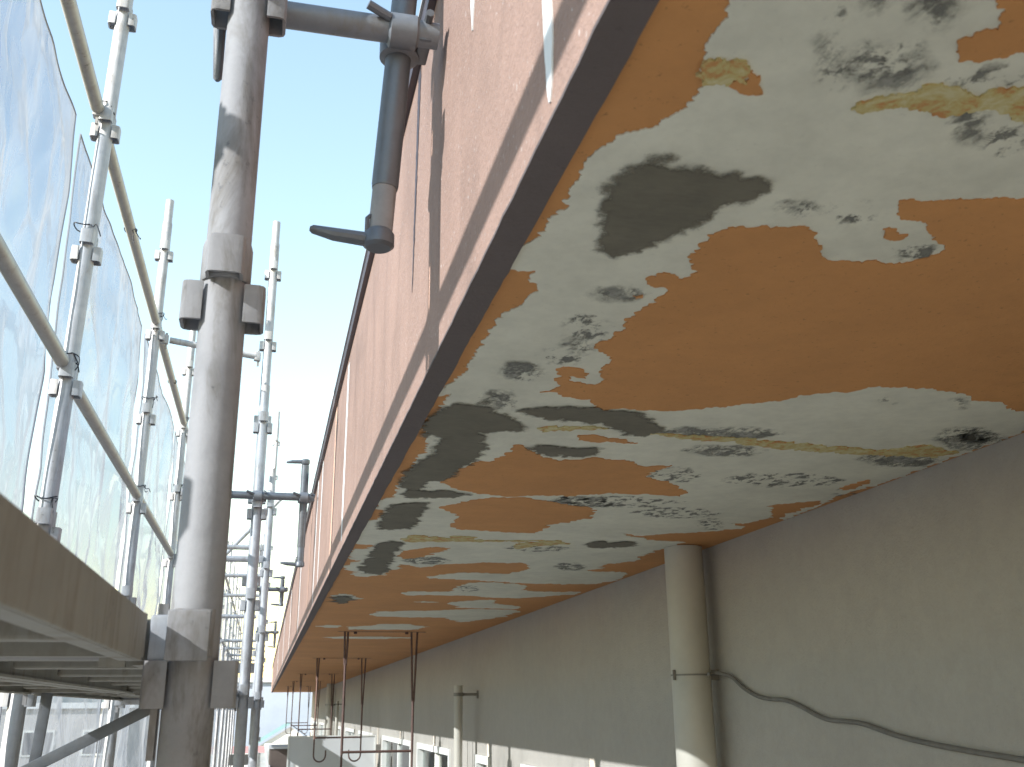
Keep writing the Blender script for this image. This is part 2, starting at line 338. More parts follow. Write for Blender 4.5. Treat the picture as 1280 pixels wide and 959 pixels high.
WHITE_PATCHES = [
[(0.265,0.477),(0.279,0.511),(0.279,0.531),(0.277,0.544),(0.282,0.557),(0.287,0.573),(0.294,0.584),(0.296,0.601),(0.297,0.618),(0.293,0.627),(0.284,0.639),(0.279,0.653),(0.265,0.663),(0.254,0.67),(0.253,0.682),(0.247,0.692),(0.244,0.706),(0.242,0.721),(0.244,0.739),(0.244,0.76),(0.247,0.779),(0.241,0.785),(0.25,0.799),(0.242,0.808),(0.241,0.828),(0.239,0.835),(0.239,0.856),(0.234,0.875),(0.226,0.891),(0.225,0.913),(0.225,0.94),(0.239,0.946),(0.257,0.939),(0.255,0.965),(0.265,0.972),(0.273,0.99),(0.268,1.008),(0.266,1.033),(0.259,1.049),(0.251,1.062),(0.247,1.082),(0.249,1.113),(0.248,1.155),(0.246,1.191),(0.244,1.238),(0.246,1.287),(0.241,1.331),(0.228,1.356),(0.226,1.408),(0.246,1.392),(0.243,1.423),(0.242,1.438),(0.244,1.504),(0.244,1.564),(0.25,1.634),(0.259,1.695),(0.264,1.76),(0.253,1.786),(0.249,1.835),(0.254,1.885),(0.25,1.995),(0.252,2.074),(0.258,2.042),(0.255,2.107),(0.259,2.161),(0.232,2.194),(0.225,2.253),(0.225,2.314),(0.251,2.319),(0.252,2.424),(0.227,2.481),(0.218,2.555),(0.225,2.671),(0.219,2.756),(0.234,2.842),(0.277,2.849),(0.277,2.915),(0.23,2.962),(0.237,3.144),(0.274,3.165),(0.231,3.319),(0.25,3.41),(0.295,3.436),(0.271,3.506),(0.316,3.569),(0.39,3.522),(0.386,3.375),(0.427,3.33),(0.397,3.292),(0.406,3.236),(0.483,3.309),(0.503,3.274),(0.55,3.206),(0.657,3.158),(0.794,3.135),(0.836,3.201),(0.855,3.279),(0.838,3.347),(0.793,3.422),(0.691,3.405),(0.624,3.429),(0.552,3.531),(0.558,3.566),(0.617,3.593),(0.751,3.609),(0.879,3.667),(1.021,3.684),(1.212,3.655),(1.262,3.528),(1.218,3.319),(1.098,3.305),(1.044,3.28),(1.103,3.238),(1.063,3.12),(1.15,3.046),(1.122,2.898),(1.137,2.783),(1.156,2.744),(1.148,2.643),(1.032,2.631),(0.928,2.538),(0.985,2.564),(1.067,2.501),(1.163,2.454),(1.211,2.388),(1.148,2.334),(1.191,2.337),(1.212,2.229),(1.136,2.102),(1.178,2.049),(1.23,2.018),(1.249,2.058),(1.237,2.175),(1.242,2.249),(1.262,2.266),(1.262,2.119),(1.237,1.975),(1.262,1.816),(1.262,1.693),(1.262,1.543),(1.262,1.424),(1.241,1.287),(1.236,1.139),(0.754,0.598),(0.536,0.392)],
[(0.523,4.061),(0.567,4.009),(0.709,4.006),(0.712,3.856),(0.723,3.707),(0.818,3.653),(0.955,3.735),(0.98,3.815),(0.977,3.903),(1.093,3.949),(1.237,3.928),(1.249,4.001),(1.139,4.115),(1.05,4.198),(0.938,4.194),(0.817,4.132),(0.659,4.136),(0.556,4.151)],
[(0.779,4.428),(0.819,4.368),(0.878,4.327),(0.935,4.277),(0.976,4.314),(0.973,4.401),(1.147,4.586),(1.143,4.673),(0.97,4.659),(0.871,4.648)],
[(0.494,5.02),(0.522,4.883),(0.743,4.815),(0.89,4.745),(0.989,4.694),(1.158,4.735),(1.208,4.833),(1.143,5.23),(1.023,5.452),(0.893,5.185),(0.696,5.179),(0.527,5.156)],
[(0.62,4.418),(0.664,4.379),(0.731,4.413),(0.687,4.452)],
[(0.26,4.252),(0.272,4.136),(0.325,4.165),(0.389,4.303),(0.348,4.381)],
[(0.435,5.844),(0.55,5.764),(0.629,5.624),(0.722,5.613),(0.908,5.792),(0.842,6.014),(0.468,6.053)],
[(0.353,6.744),(0.467,6.645),(0.709,6.641),(0.94,6.71),(0.758,6.856),(0.482,6.842)],
[(0.266,5.835),(0.316,5.711),(0.411,5.806),(0.35,5.922)]]
PAINT_FLAKES = [
[(0.801,0.643),(0.662,0.685),(0.625,0.695),(0.597,0.704),(0.576,0.71),(0.55,0.714),(0.558,0.726),(0.563,0.739),(0.578,0.746),(0.598,0.749),(0.608,0.757),(0.619,0.767),(0.641,0.783),(0.656,0.793),(0.661,0.806),(0.654,0.816),(0.644,0.83),(0.625,0.839),(0.596,0.838),(0.583,0.844),(0.557,0.847),(0.541,0.838),(0.529,0.816),(0.518,0.807),(0.506,0.791),(0.492,0.783),(0.47,0.787),(0.439,0.796),(0.416,0.8),(0.41,0.818),(0.406,0.837),(0.409,0.879),(0.425,0.899),(0.429,0.917),(0.418,0.926),(0.402,0.914),(0.393,0.912),(0.384,0.924),(0.38,0.931),(0.387,0.945),(0.398,0.953),(0.408,0.949),(0.42,0.958),(0.417,0.967),(0.412,0.98),(0.414,0.998),(0.406,1.018),(0.407,1.036),(0.398,1.053),(0.409,1.075),(0.401,1.097),(0.408,1.121),(0.391,1.142),(0.392,1.151),(0.412,1.165),(0.43,1.184),(0.436,1.212),(0.431,1.243),(0.454,1.275),(0.453,1.292),(0.436,1.301),(0.406,1.296),(0.395,1.288),(0.398,1.271),(0.421,1.277),(0.42,1.256),(0.402,1.239),(0.374,1.235),(0.373,1.255),(0.394,1.321),(0.387,1.34),(0.373,1.354),(0.397,1.349),(0.42,1.368),(0.461,1.378),(0.48,1.425),(0.518,1.41),(0.599,1.407),(0.638,1.386),(0.681,1.36),(0.718,1.337),(0.754,1.311),(0.764,1.29),(0.793,1.272),(0.836,1.252),(0.844,1.227),(0.887,1.221),(0.936,1.217),(0.979,1.222),(1.008,1.228),(1.05,1.255),(1.091,1.253),(1.129,1.284),(1.172,1.295),(1.262,1.35)],
[(0.428,0.43),(0.451,0.457),(0.461,0.467),(0.471,0.481),(0.458,0.487),(0.451,0.498),(0.458,0.51),(0.47,0.518),(0.48,0.516),(0.492,0.509),(0.507,0.499),(0.566,0.468),(0.511,0.412)],
[(0.569,0.77),(0.573,0.765),(0.584,0.769),(0.602,0.778),(0.599,0.788),(0.59,0.791),(0.58,0.786),(0.58,0.78)],
[(0.383,0.98),(0.393,0.976),(0.396,0.984),(0.389,0.989)],
[(0.331,1.989),(0.345,1.893),(0.365,1.812),(0.401,1.78),(0.411,1.739),(0.415,1.7),(0.41,1.664),(0.423,1.662),(0.453,1.707),(0.491,1.746),(0.514,1.758),(0.551,1.75),(0.583,1.724),(0.647,1.74),(0.697,1.776),(0.75,1.756),(0.724,1.835),(0.753,1.88),(0.803,1.905),(0.878,1.984),(0.882,2.035),(0.79,2.02),(0.687,2.04),(0.65,2.072),(0.569,2.081),(0.507,2.106),(0.435,2.091),(0.406,2.069),(0.384,2.059),(0.35,2.014)],
[(0.374,2.255),(0.397,2.221),(0.428,2.171),(0.466,2.129),(0.549,2.114),(0.591,2.14),(0.723,2.199),(0.769,2.311),(0.731,2.388),(0.69,2.432),(0.686,2.568),(0.615,2.561),(0.461,2.538),(0.44,2.478),(0.443,2.388),(0.431,2.34),(0.392,2.292)],
[(0.373,3.039),(0.386,2.96),(0.445,2.852),(0.506,2.865),(0.489,2.942),(0.464,2.972),(0.483,2.994),(0.445,3.054),(0.405,3.099)],
[(0.315,0.584),(0.315,0.578),(0.316,0.574),(0.319,0.575),(0.324,0.579),(0.327,0.578),(0.322,0.566),(0.324,0.562),(0.33,0.569),(0.334,0.57),(0.338,0.579),(0.345,0.587),(0.34,0.59),(0.331,0.591)],
[(0.502,1.576),(0.54,1.573),(0.623,1.607),(0.56,1.612),(0.512,1.609)],
[(1.192,1.885),(1.208,1.798),(1.226,1.816),(1.218,1.899)]]
YELLOW_FLAKES = [
[(0.423,0.591),(0.424,0.581),(0.436,0.571),(0.452,0.564),(0.461,0.559),(0.462,0.549),(0.474,0.545),(0.496,0.548),(0.509,0.554),(0.516,0.542),(0.538,0.535),(0.61,0.514),(0.649,0.554),(0.569,0.574),(0.551,0.569),(0.537,0.566),(0.519,0.573),(0.505,0.58),(0.49,0.583),(0.472,0.579),(0.459,0.577),(0.448,0.586),(0.431,0.593)],
[(0.285,0.577),(0.286,0.57),(0.285,0.56),(0.286,0.557),(0.294,0.554),(0.298,0.553),(0.308,0.553),(0.316,0.556),(0.322,0.566),(0.326,0.579),(0.321,0.577),(0.317,0.574),(0.315,0.578),(0.314,0.583),(0.306,0.583),(0.3,0.584),(0.293,0.583),(0.29,0.579)],
[(0.35,2.746),(0.373,2.657),(0.399,2.652),(0.475,2.689),(0.481,2.646),(0.546,2.659),(0.534,2.704),(0.649,2.702),(0.744,2.676),(0.694,2.707),(0.484,2.744),(0.375,2.772)],
[(0.682,2.777),(0.698,2.724),(0.788,2.677),(0.829,2.715),(0.756,2.774),(0.739,2.796),(0.705,2.84)],
[(0.421,1.549),(0.444,1.529),(0.514,1.518),(0.541,1.524),(0.481,1.544),(0.445,1.562)],
[(0.62,1.538),(0.721,1.537),(0.805,1.539),(0.942,1.555),(1.097,1.565),(1.139,1.516),(1.241,1.55),(1.227,1.595),(1.082,1.601),(0.93,1.598),(0.768,1.565),(0.685,1.564)]]
MORTAR_SMEARS = [
[(0.274,0.753),(0.273,0.741),(0.276,0.723),(0.28,0.71),(0.288,0.704),(0.297,0.693),(0.307,0.687),(0.306,0.7),(0.313,0.707),(0.334,0.704),(0.351,0.708),(0.37,0.702),(0.386,0.703),(0.402,0.707),(0.416,0.709),(0.421,0.721),(0.414,0.731),(0.413,0.747),(0.394,0.753),(0.382,0.804),(0.364,0.833),(0.35,0.863),(0.329,0.888),(0.306,0.881),(0.3,0.853),(0.288,0.82),(0.283,0.783)],
[(0.229,1.567),(0.23,1.519),(0.246,1.459),(0.266,1.428),(0.296,1.438),(0.303,1.409),(0.312,1.429),(0.327,1.464),(0.351,1.482),(0.375,1.513),(0.408,1.562),(0.383,1.574),(0.331,1.591),(0.344,1.622),(0.364,1.703),(0.366,1.779),(0.353,1.831),(0.344,1.867),(0.351,1.928),(0.331,1.979),(0.311,1.983),(0.313,2.052),(0.284,2.088),(0.251,2.034),(0.248,1.976),(0.256,1.884),(0.268,1.783),(0.27,1.707),(0.27,1.637),(0.248,1.63),(0.24,1.65)],
[(0.364,1.449),(0.386,1.431),(0.442,1.413),(0.505,1.419),(0.554,1.423),(0.596,1.469),(0.637,1.52),(0.615,1.563),(0.575,1.548),(0.507,1.495),(0.425,1.49),(0.381,1.472)],
[(0.435,1.681),(0.454,1.655),(0.523,1.659),(0.575,1.656),(0.556,1.729),(0.544,1.728),(0.485,1.724),(0.451,1.7)],
[(0.263,2.124),(0.291,2.077),(0.342,2.067),(0.399,2.088),(0.42,2.105),(0.389,2.133),(0.338,2.154),(0.28,2.154)],
[(0.258,2.574),(0.256,2.458),(0.255,2.324),(0.255,2.239),(0.285,2.221),(0.343,2.199),(0.349,2.282),(0.343,2.4),(0.343,2.544),(0.301,2.582)],
[(0.282,3.329),(0.289,3.163),(0.286,2.952),(0.293,2.8),(0.317,2.76),(0.355,2.771),(0.363,2.9),(0.36,3.021),(0.38,3.103),(0.362,3.243),(0.385,3.388),(0.37,3.497),(0.33,3.45),(0.306,3.48)],
[(0.255,4.292),(0.262,4.213),(0.334,4.202),(0.349,4.329),(0.326,4.513),(0.283,4.519)],
[(0.872,2.73),(0.886,2.682),(0.993,2.663),(1.035,2.715),(0.985,2.772),(0.915,2.77)]]
MOULD_SPOTS = [
[(0.36,0.528),(0.357,0.518),(0.362,0.517),(0.371,0.526),(0.375,0.536),(0.369,0.537)],
[(0.378,0.559),(0.376,0.548),(0.386,0.546),(0.398,0.554),(0.4,0.565),(0.39,0.567)],
[(0.39,0.544),(0.389,0.521),(0.418,0.515),(0.449,0.531),(0.452,0.555),(0.422,0.562)],
[(0.407,0.515),(0.404,0.504),(0.413,0.502),(0.426,0.511),(0.43,0.523),(0.42,0.525)],
[(0.401,0.473),(0.394,0.456),(0.406,0.453),(0.425,0.468),(0.433,0.486),(0.42,0.488)],
[(0.466,0.541),(0.471,0.527),(0.505,0.519),(0.534,0.526),(0.53,0.54),(0.495,0.548)],
[(0.518,0.591),(0.508,0.571),(0.519,0.568),(0.54,0.586),(0.552,0.608),(0.54,0.61)],
[(0.563,0.609),(0.553,0.586),(0.57,0.582),(0.597,0.601),(0.609,0.625),(0.591,0.629)],
[(0.449,0.753),(0.45,0.741),(0.466,0.737),(0.481,0.746),(0.481,0.758),(0.465,0.761)],
[(0.5,0.753),(0.499,0.735),(0.519,0.73),(0.541,0.744),(0.544,0.763),(0.523,0.768)],
[(0.366,0.474),(0.365,0.469),(0.369,0.469),(0.375,0.473),(0.376,0.478),(0.372,0.479)],
[(0.347,0.491),(0.347,0.488),(0.351,0.487),(0.356,0.489),(0.356,0.493),(0.352,0.494)],
[(0.338,0.987),(0.343,0.968),(0.37,0.962),(0.393,0.975),(0.388,0.994),(0.36,1)],
[(0.334,1.093),(0.332,1.049),(0.357,1.043),(0.387,1.082),(0.391,1.129),(0.364,1.135)],
[(0.351,1.155),(0.35,1.125),(0.369,1.121),(0.389,1.147),(0.391,1.178),(0.371,1.182)],
[(0.334,1.203),(0.337,1.176),(0.364,1.17),(0.388,1.192),(0.385,1.22),(0.357,1.226)],
[(0.296,1.273),(0.299,1.236),(0.326,1.23),(0.351,1.261),(0.35,1.299),(0.321,1.305)],
[(0.289,1.425),(0.289,1.401),(0.3,1.399),(0.312,1.42),(0.312,1.444),(0.301,1.446)],
[(0.304,1.41),(0.303,1.363),(0.324,1.358),(0.348,1.401),(0.351,1.451),(0.328,1.456)],
[(0.901,1.285),(0.896,1.269),(0.908,1.267),(0.924,1.28),(0.93,1.296),(0.918,1.298)],
[(1.03,1.279),(1.017,1.256),(1.025,1.254),(1.046,1.275),(1.06,1.298),(1.052,1.3)],
[(0.606,0.814),(0.606,0.796),(0.632,0.79),(0.66,0.802),(0.66,0.821),(0.633,0.827)],
[(1.146,1.447),(1.132,1.404),(1.172,1.395),(1.228,1.431),(1.245,1.476),(1.203,1.485)],
[(0.727,1.844),(0.726,1.78),(0.781,1.769),(0.841,1.822),(0.845,1.89),(0.787,1.901)],
[(0.729,1.644),(0.743,1.604),(0.815,1.589),(0.876,1.615),(0.864,1.656),(0.789,1.671)],
[(0.9,1.863),(0.924,1.796),(1.053,1.77),(1.165,1.812),(1.147,1.882),(1.01,1.909)],
[(1.084,1.64),(1.084,1.584),(1.162,1.568),(1.244,1.608),(1.249,1.667),(1.166,1.683)],
[(0.842,2.244),(0.863,2.175),(0.973,2.155),(1.066,2.202),(1.05,2.274),(0.934,2.296)],
[(0.636,1.535),(0.666,1.495),(0.773,1.474),(0.853,1.49),(0.825,1.53),(0.715,1.553)],
[(0.585,2.154),(0.633,2.082),(0.793,2.052),(0.915,2.091),(0.872,2.165),(0.702,2.197)],
[(1.141,1.476),(1.118,1.408),(1.177,1.396),(1.262,1.452),(1.262,1.525),(1.23,1.538)],
[(1.221,1.948),(1.195,1.884),(1.223,1.879),(1.262,1.937),(1.262,2.004),(1.262,2.009)],
[(0.403,3.144),(0.421,3.058),(0.493,3.046),(0.551,3.119),(0.536,3.208),(0.459,3.221)],
[(0.666,2.837),(0.687,2.763),(0.78,2.746),(0.856,2.804),(0.838,2.882),(0.741,2.899)],
[(0.924,3.204),(0.919,3.115),(0.967,3.106),(1.024,3.188),(1.032,3.282),(0.981,3.291)],
[(0.716,3.877),(0.714,3.772),(0.757,3.766),(0.804,3.864),(0.808,3.973),(0.763,3.98)],
[(0.612,2.15),(0.627,2.09),(0.705,2.075),(0.771,2.12),(0.758,2.183),(0.676,2.198)],
[(1.068,2.359),(1.049,2.285),(1.081,2.279),(1.134,2.347),(1.156,2.426),(1.123,2.433)]]

for i, p in enumerate(WHITE_PATCHES): flake('undercoat_patch', p, H + 0.001, H - 0.0012, M_PATCH, sof, 'large off-white area where the orange paint has come away' if i == 0 else None)
for i, p in enumerate(PAINT_FLAKES): flake('paint_island', p, H, H - 0.0026, M_ORANGE, sof, 'orange paint still stuck inside the white area')
for p in YELLOW_FLAKES: flake('primer_remnant', p, H, H - 0.0032, M_YELLOW, sof, 'yellow primer remnant', 1.2)
for i, p in enumerate(MOULD_SPOTS):
    smear('mould_spot', p, H - 0.0015, 0.012, M_MOULD, sof)
    if i % 2 == 0: smear('grey_smudge', p, H - 0.0014, 0.02, M_SMUDGE, sof)
for i, p in enumerate(MORTAR_SMEARS): smear('mortar_smear', ragged(p, 1.3), H - 0.0030 - 0.00005 * i, 0.035, M_MORTAR, sof, 'dark grey mortar smear')

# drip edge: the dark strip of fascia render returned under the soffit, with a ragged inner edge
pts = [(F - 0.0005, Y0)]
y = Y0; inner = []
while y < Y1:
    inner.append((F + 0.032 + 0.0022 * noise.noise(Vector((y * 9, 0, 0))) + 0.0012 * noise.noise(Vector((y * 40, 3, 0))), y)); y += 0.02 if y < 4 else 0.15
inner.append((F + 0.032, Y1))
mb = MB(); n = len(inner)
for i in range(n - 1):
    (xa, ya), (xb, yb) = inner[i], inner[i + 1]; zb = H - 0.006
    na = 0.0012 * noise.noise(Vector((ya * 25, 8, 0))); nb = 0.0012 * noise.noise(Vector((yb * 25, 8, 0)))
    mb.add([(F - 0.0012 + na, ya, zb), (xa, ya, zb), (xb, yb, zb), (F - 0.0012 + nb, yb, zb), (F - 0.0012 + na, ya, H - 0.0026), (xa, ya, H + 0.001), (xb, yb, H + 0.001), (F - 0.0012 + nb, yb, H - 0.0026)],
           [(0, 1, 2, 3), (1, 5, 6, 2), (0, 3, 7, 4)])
me = mb.mesh('drip_edge', M_DRIP, False); link('drip_edge', me, bld)
cop = MB().box((F - 0.012, Y0, TOP - 0.032), (F + 0.2, Y1 + 0.01, TOP + 0.006)).build('coping', M_COPE, bld, False)
MB().box((F - 0.016, Y0, TOP + 0.0065), (F + 0.1, Y1 + 0.01, TOP + 0.012)).build('coping_sealant', M_SEAL, cop, False)

# white vertical streaks on the fascia, narrowing towards the foot
def streak(y, zt, zb, wd, taper):
    mb = MB(); n = 26; L = []; Rr = []
    for i in range(n + 1):
        f = i / n; z = zt + (zb - zt) * f
        hw = wd * (1 - f * taper) * min(1, (1 - f) * 6) ** 0.5 / 2 + 0.12 * wd * min(1, (1 - f) * 6) * noise.noise(Vector((y * 7, z * 40, 0)))
        c = y + 0.1 * wd * noise.noise(Vector((y * 3, z * 9, 5)))
        L.append((c - max(hw, 0.001), z)); Rr.append((c + max(hw, 0.001), z))
    x = F - 0.0015
    for i in range(n):
        a, b, c, d = L[i], Rr[i], Rr[i + 1], L[i + 1]
        mb.add([(x, a[0], a[1]), (x, b[0], b[1]), (x, c[0], c[1]), (x, d[0], d[1]), (F + .001, a[0], a[1]), (F + .001, b[0], b[1]), (F + .001, c[0], c[1]), (F + .001, d[0], d[1])],
               [(0, 1, 2, 3), (0, 3, 7, 4), (1, 5, 6, 2)])
    return mb.build('white_streak', M_STREAK, fas, False)
M_STREAK = plain('streak_white', (0.82, 0.81, 0.78), 0.5, 0, 0.06, 30)
for a in ((0.975, 1.05, 0.775, 0.05, 0.75), (0.655, 0.72, 0.462, 0.028, 0.25), (2.93, 1.02, 0.47, 0.05, 0.2), (4.35, 1.05, 0.5, 0.045, 0.3), (4.75, 1.05, 0.46, 0.05, 0.2), (6.9, 1.05, 0.48, 0.09, 0.2), (9.4, 1.05, 0.46, 0.1, 0.1), (12.4, 1.05, 0.46, 0.12, 0.1), (17, 1.05, 0.46, 0.2, 0.1)):
    streak(*a)

# thin dark line tapering down the fascia
M_LINE = plain('dark_line_colour', (0.07, 0.06, 0.07), 0.8, 0, 0.3, 60)
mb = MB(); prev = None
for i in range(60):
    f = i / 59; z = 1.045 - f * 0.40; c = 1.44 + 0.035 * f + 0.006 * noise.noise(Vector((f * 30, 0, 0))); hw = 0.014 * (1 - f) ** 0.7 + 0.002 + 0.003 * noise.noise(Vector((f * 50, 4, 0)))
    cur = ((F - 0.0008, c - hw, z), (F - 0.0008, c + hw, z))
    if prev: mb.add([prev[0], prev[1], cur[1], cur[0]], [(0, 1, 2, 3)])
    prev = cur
mb.build('dark_line', M_LINE, fas, False)

# wall with window openings; the wall face is built of cells around the holes
ZW, ZF = -0.262, -2.05
wins = [(-3.4, -1.2), (2.85, 5.06), (5.80, 6.20), (7.08, 8.60), (8.98, 11.15), (12.2, 14.0), (14.6, 16.2), (17.2, 18.2), (19.4, 21.2), (22.0, 23.6), (24.4, 26.5)]
mb = MB(); D = 0.11
mb.box((W, Y0, ZW), (W + D, Y1, H + 0.01))
ys = [Y0] + [v for a in wins for v in a] + [Y1]
for i in range(0, len(ys), 2): mb.box((W, ys[i], -9), (W + D, ys[i + 1], ZW))
for a, b in wins: mb.box((W, a, -9), (W + D, b, ZF))
wall = mb.build('wall', M_WALL, bld, False)
MB().box((W + 1.6, Y0, -3), (W + 1.7, Y1, 0.4)).box((W + D, Y0, -2.3), (W + 1.6, Y1, -2.2)).build('room', M_ROOM, bld, False)
for k, (a, b) in enumerate(wins):
    wn = MB(); t_ = 0.045
    wn.box((W - 0.012, a, ZW - t_), (W + 0.07, b, ZW - 0.001)).box((W - 0.012, a, ZF), (W + 0.07, a + t_, ZW - t_)).box((W - 0.012, b - t_, ZF), (W + 0.07, b, ZW - t_)).box((W - 0.012, a + t_, ZF), (W + 0.07, b - t_, ZF + t_))
    fr = wn.build('window', M_WHITE, bld, False)
    mid = (a + b) / 2
    if b - a > 1: MB().box((W + 0.02, mid - 0.03, ZF + t_), (W + 0.06, mid + 0.03, ZW - t_)).build('mullion', M_WHITE, fr, False)
    MB().box((W + 0.035, a + t_, ZF + t_), (W + 0.041, b - t_, ZW - t_)).build('pane', M_GLASS, fr, False)
    # a drawn curtain hanging inside, in folds
    cm = MB(); n = 22; ya, yb = (a + 0.1, a + 0.42 * (b - a)) if k % 2 else (b - 0.45 * (b - a), b - 0.1)
    vs = []
    for i in range(n + 1):
        yy = ya + (yb - ya) * i / n; xx = W + 0.16 + 0.02 * math.sin(i * 1.9)
        vs += [(xx, yy, ZF + 0.1), (xx, yy, ZW - 0.06)]
    cm.add(vs, [(2 * i, 2 * i + 2, 2 * i + 3, 2 * i + 1) for i in range(n)]).build('curtain', M_CURT, fr)
# balcony slab and parapet
MB().box((F - 0.05, Y0, -2.25), (W, Y1, ZF)).build('balcony_floor', M_CONC, bld, False)
par = MB().box((0.13, Y0, ZF - 0.2), (0.25, Y1, -0.86)).build('parapet', M_WALL, bld, False)
MB().box((0.11, Y0, -0.86), (0.27, Y1, -0.82)).build('parapet_cap', M_WHITE, par, False)

# ---------------------------------------------------------------- things on the building
def drainpipe(y, r, label):
    t = thing('drainpipe', label, 'drainpipe', (W - r - 0.025, y, H), 'drainpipes on the wall')
    MB().tube([(0, 0, -2.5), (0, 0, -0.002)], r, 28).build('pipe', M_PIPE, t)
    for z in (-0.366, -1.6):
        st = MB().tube([(0, 0, z - 0.0025), (0, 0, z + 0.0025)], r + 0.002, 28)
        cl = st.build('clamp_band', M_PIPEB, t)
        MB().box((r - 0.004, -0.012, z - 0.014), (r + 0.028, 0.012, z + 0.014)).build('lug', M_PIPEB, cl, False)
        MB().box((-r - 0.006, -r * .25 - 0.004, z - 0.014), (-r + 0.002, -r * .25 + 0.001, z + 0.014)).build('buckle', M_PIPEB, cl, False)
    return t
drainpipe(2.74, 0.056, 'thick grey beige drainpipe nearest the camera with the dark cable clamped to it')
drainpipe(18.9, 0.07, 'distant drainpipe rising to the soffit behind the hanging frames')
def standoff(y, label):
    t = thing('standoff_pipe', label, 'pipe', (W - 0.12, y, 0.132), 'pipes held off the wall')
    MB().tube([(0, 0, -2.1), (0, 0, 0)], 0.026, 18).build('pipe', M_PIPE, t)
    b = MB().tube([(0, 0, -0.062), (0, 0, -0.042)], 0.030, 18).box((0.026, -0.006, -0.060), (0.119, 0.006, -0.044)).box((0.113, -0.02, -0.075), (0.1195, 0.02, -0.03))
    b.build('bracket', M_PIPEB, t, False)
standoff(6.16, 'open-topped grey pipe on a wall bracket between two windows')
standoff(16.6, 'far open-topped pipe on a bracket beyond the partition board')
cab = [(1.205, 2.66, 0.084), (1.235, 2.67, 0.088), (1.255, 2.62, 0.075), (1.259, 2.56, 0.045), (1.2605, 2.48, 0.022), (1.2605, 2.40, 0.014), (1.2605, 2.34, 0.012), (1.2605, 2.27, -0.002), (1.2605, 2.20, -0.022), (1.2605, 2.14, -0.033), (1.2605, 2.06, -0.036), (1.2605, 2.0, -0.041), (1.2605, 1.89, -0.061), (1.2605, 1.78, -0.074), (1.2605, 1.66, -0.084), (1.2605, 1.5, -0.095), (1.2605, 1.2, -0.12), (1.2605, 0.6, -0.16), (1.2605, -1, -0.2)]
def spline(P, n=6):
    P = [Vector(p) for p in P]; out = []
    for i in range(len(P) - 1):
        a, b, c, d = P[max(i - 1, 0)], P[i], P[i + 1], P[min(i + 2, len(P) - 1)]
        for j in range(n):
            u = j / n; out.append(0.5 * ((2 * b) + (c - a) * u + (2 * a - 5 * b + 4 * c - d) * u * u + (3 * b - a - 3 * c + d) * u ** 3))
    return out + [P[-1]]
tag(MB().tube(spline(cab), 0.0052, 8).build('wall_cable', M_CABLE), 'dark wavy cable drooping along the wall from the drainpipe clamp', 'cable')

def hanger(y, label):
    t = thing('hanging_frame', label, 'drying frame', (0, y, H), 'laundry hanging frames under the soffit')
    xl, xr = 0.462, 0.872; r = 0.0066
    MB().box((xl - 0.05, -0.010, -0.006), (xr + 0.07, 0.010, -0.0045)).build('mounting_bar', M_RUST, t, False)
    for x in (0.515, 0.825): MB().tube([(x, 0, -0.018), (x, 0, -0.004)], 0.010, 8).build('anchor_bolt', M_RUST, t, False)
    for x, lab, w0, zc in ((xl, 1, 0.010, -0.20), (xr, -1, 0.018, -0.41)):
        for s in (-1, 1):
            MB().tube([(x + s * w0, 0, -0.006), (x + s * 0.0045, 0.004, zc)], r * 0.95, 8).build('strut_rod', M_RUST, t)
        MB().tube([(x, 0.003, zc + 0.01), (x, 0.003, -0.70)], r * 1.15, 8).build('leg', M_RUST, t)
        arc = [(x, 0.003, -0.69), (x - lab * 0.0, 0.003, -0.80)] + [(x + lab * 0.052 * (1 - math.cos(a)), 0.003, -0.83 - 0.055 * math.sin(a)) for a in [math.pi * k / 10 for k in range(11)]] + [(x + lab * 0.104, 0.003, -0.79)]
        MB().tube(arc, r, 8).build('hook', M_RUST, t)
    MB().tube([(xl, 0.003, -0.685), (xr, 0.003, -0.685)], r * 1.1, 8).build('cross_bar', M_RUST, t)
    return t
hanger(6.15, 'nearest rust brown hanging frame with double rods, its hooks cut off below')
hanger(9.4, 'second rust brown hanging frame with both hooks in front of the partition board')
hanger(13.6, 'third rust brown hanging frame just beyond the partition board')
hanger(17.0, 'fourth hanging frame far along the soffit')
hanger(20.6, 'fifth hanging frame far along the soffit near its end')

pb = thing('partition_board', 'pale grey partition board across the balcony behind the hanging frames', 'partition', (0, 11.35, 0))
MB().box((0.30, -0.006, -1.95), (1.20, 0.006, -0.275)).build('board', M_PANEL, pb, False)
MB().box((0.285, -0.014, -1.95), (0.30, 0.014, -0.262)).box((1.20, -0.014, -1.95), (1.215, 0.014, -0.262)).box((0.30, -0.014, -0.275), (1.20, 0.014, -0.262)).build('frame', M_WHITE, pb, False)
MB().box((1.215, -0.012, -0.42), (1.265, 0.0, -0.36)).box((1.215, -0.012, -1.5), (1.265, 0, -1.44)).build('wall_bracket', M_PIPEB, pb, False)

sb = thing('storage_box', 'dark brown box standing by the parapet left of the partition board', 'box', (0.21, 12.6, 0))
MB().box((-0.10, -0.3, -2.05), (0.12, 0.6, -0.42), bev=0.01).build('body', M_BROWN, sb, False)
MB().box((-0.11, -0.31, -0.42), (0.13, 0.61, -0.40)).build('lid', M_PANEL, sb, False)
slats = thing('shade_slats', 'added white slats whose gaps stand in for shadow stripes along the parapet below the far eaves', 'shade_slats', (0.04, 9.4, -0.62))  # slats added along the parapet; their gaps imitate scaffold shadow stripes
for x in (-0.07, 0.07): MB().box((x - 0.012, 0, -0.03), (x + 0.012, 7.0, 0.03)).build('side_rail', M_WHITE, slats, False)
for i in range(17): MB().box((-0.057, 0.15 + 0.41 * i, -0.02), (0.057, 0.40 + 0.41 * i, 0.012)).build('slat', M_WHITE, slats, False)

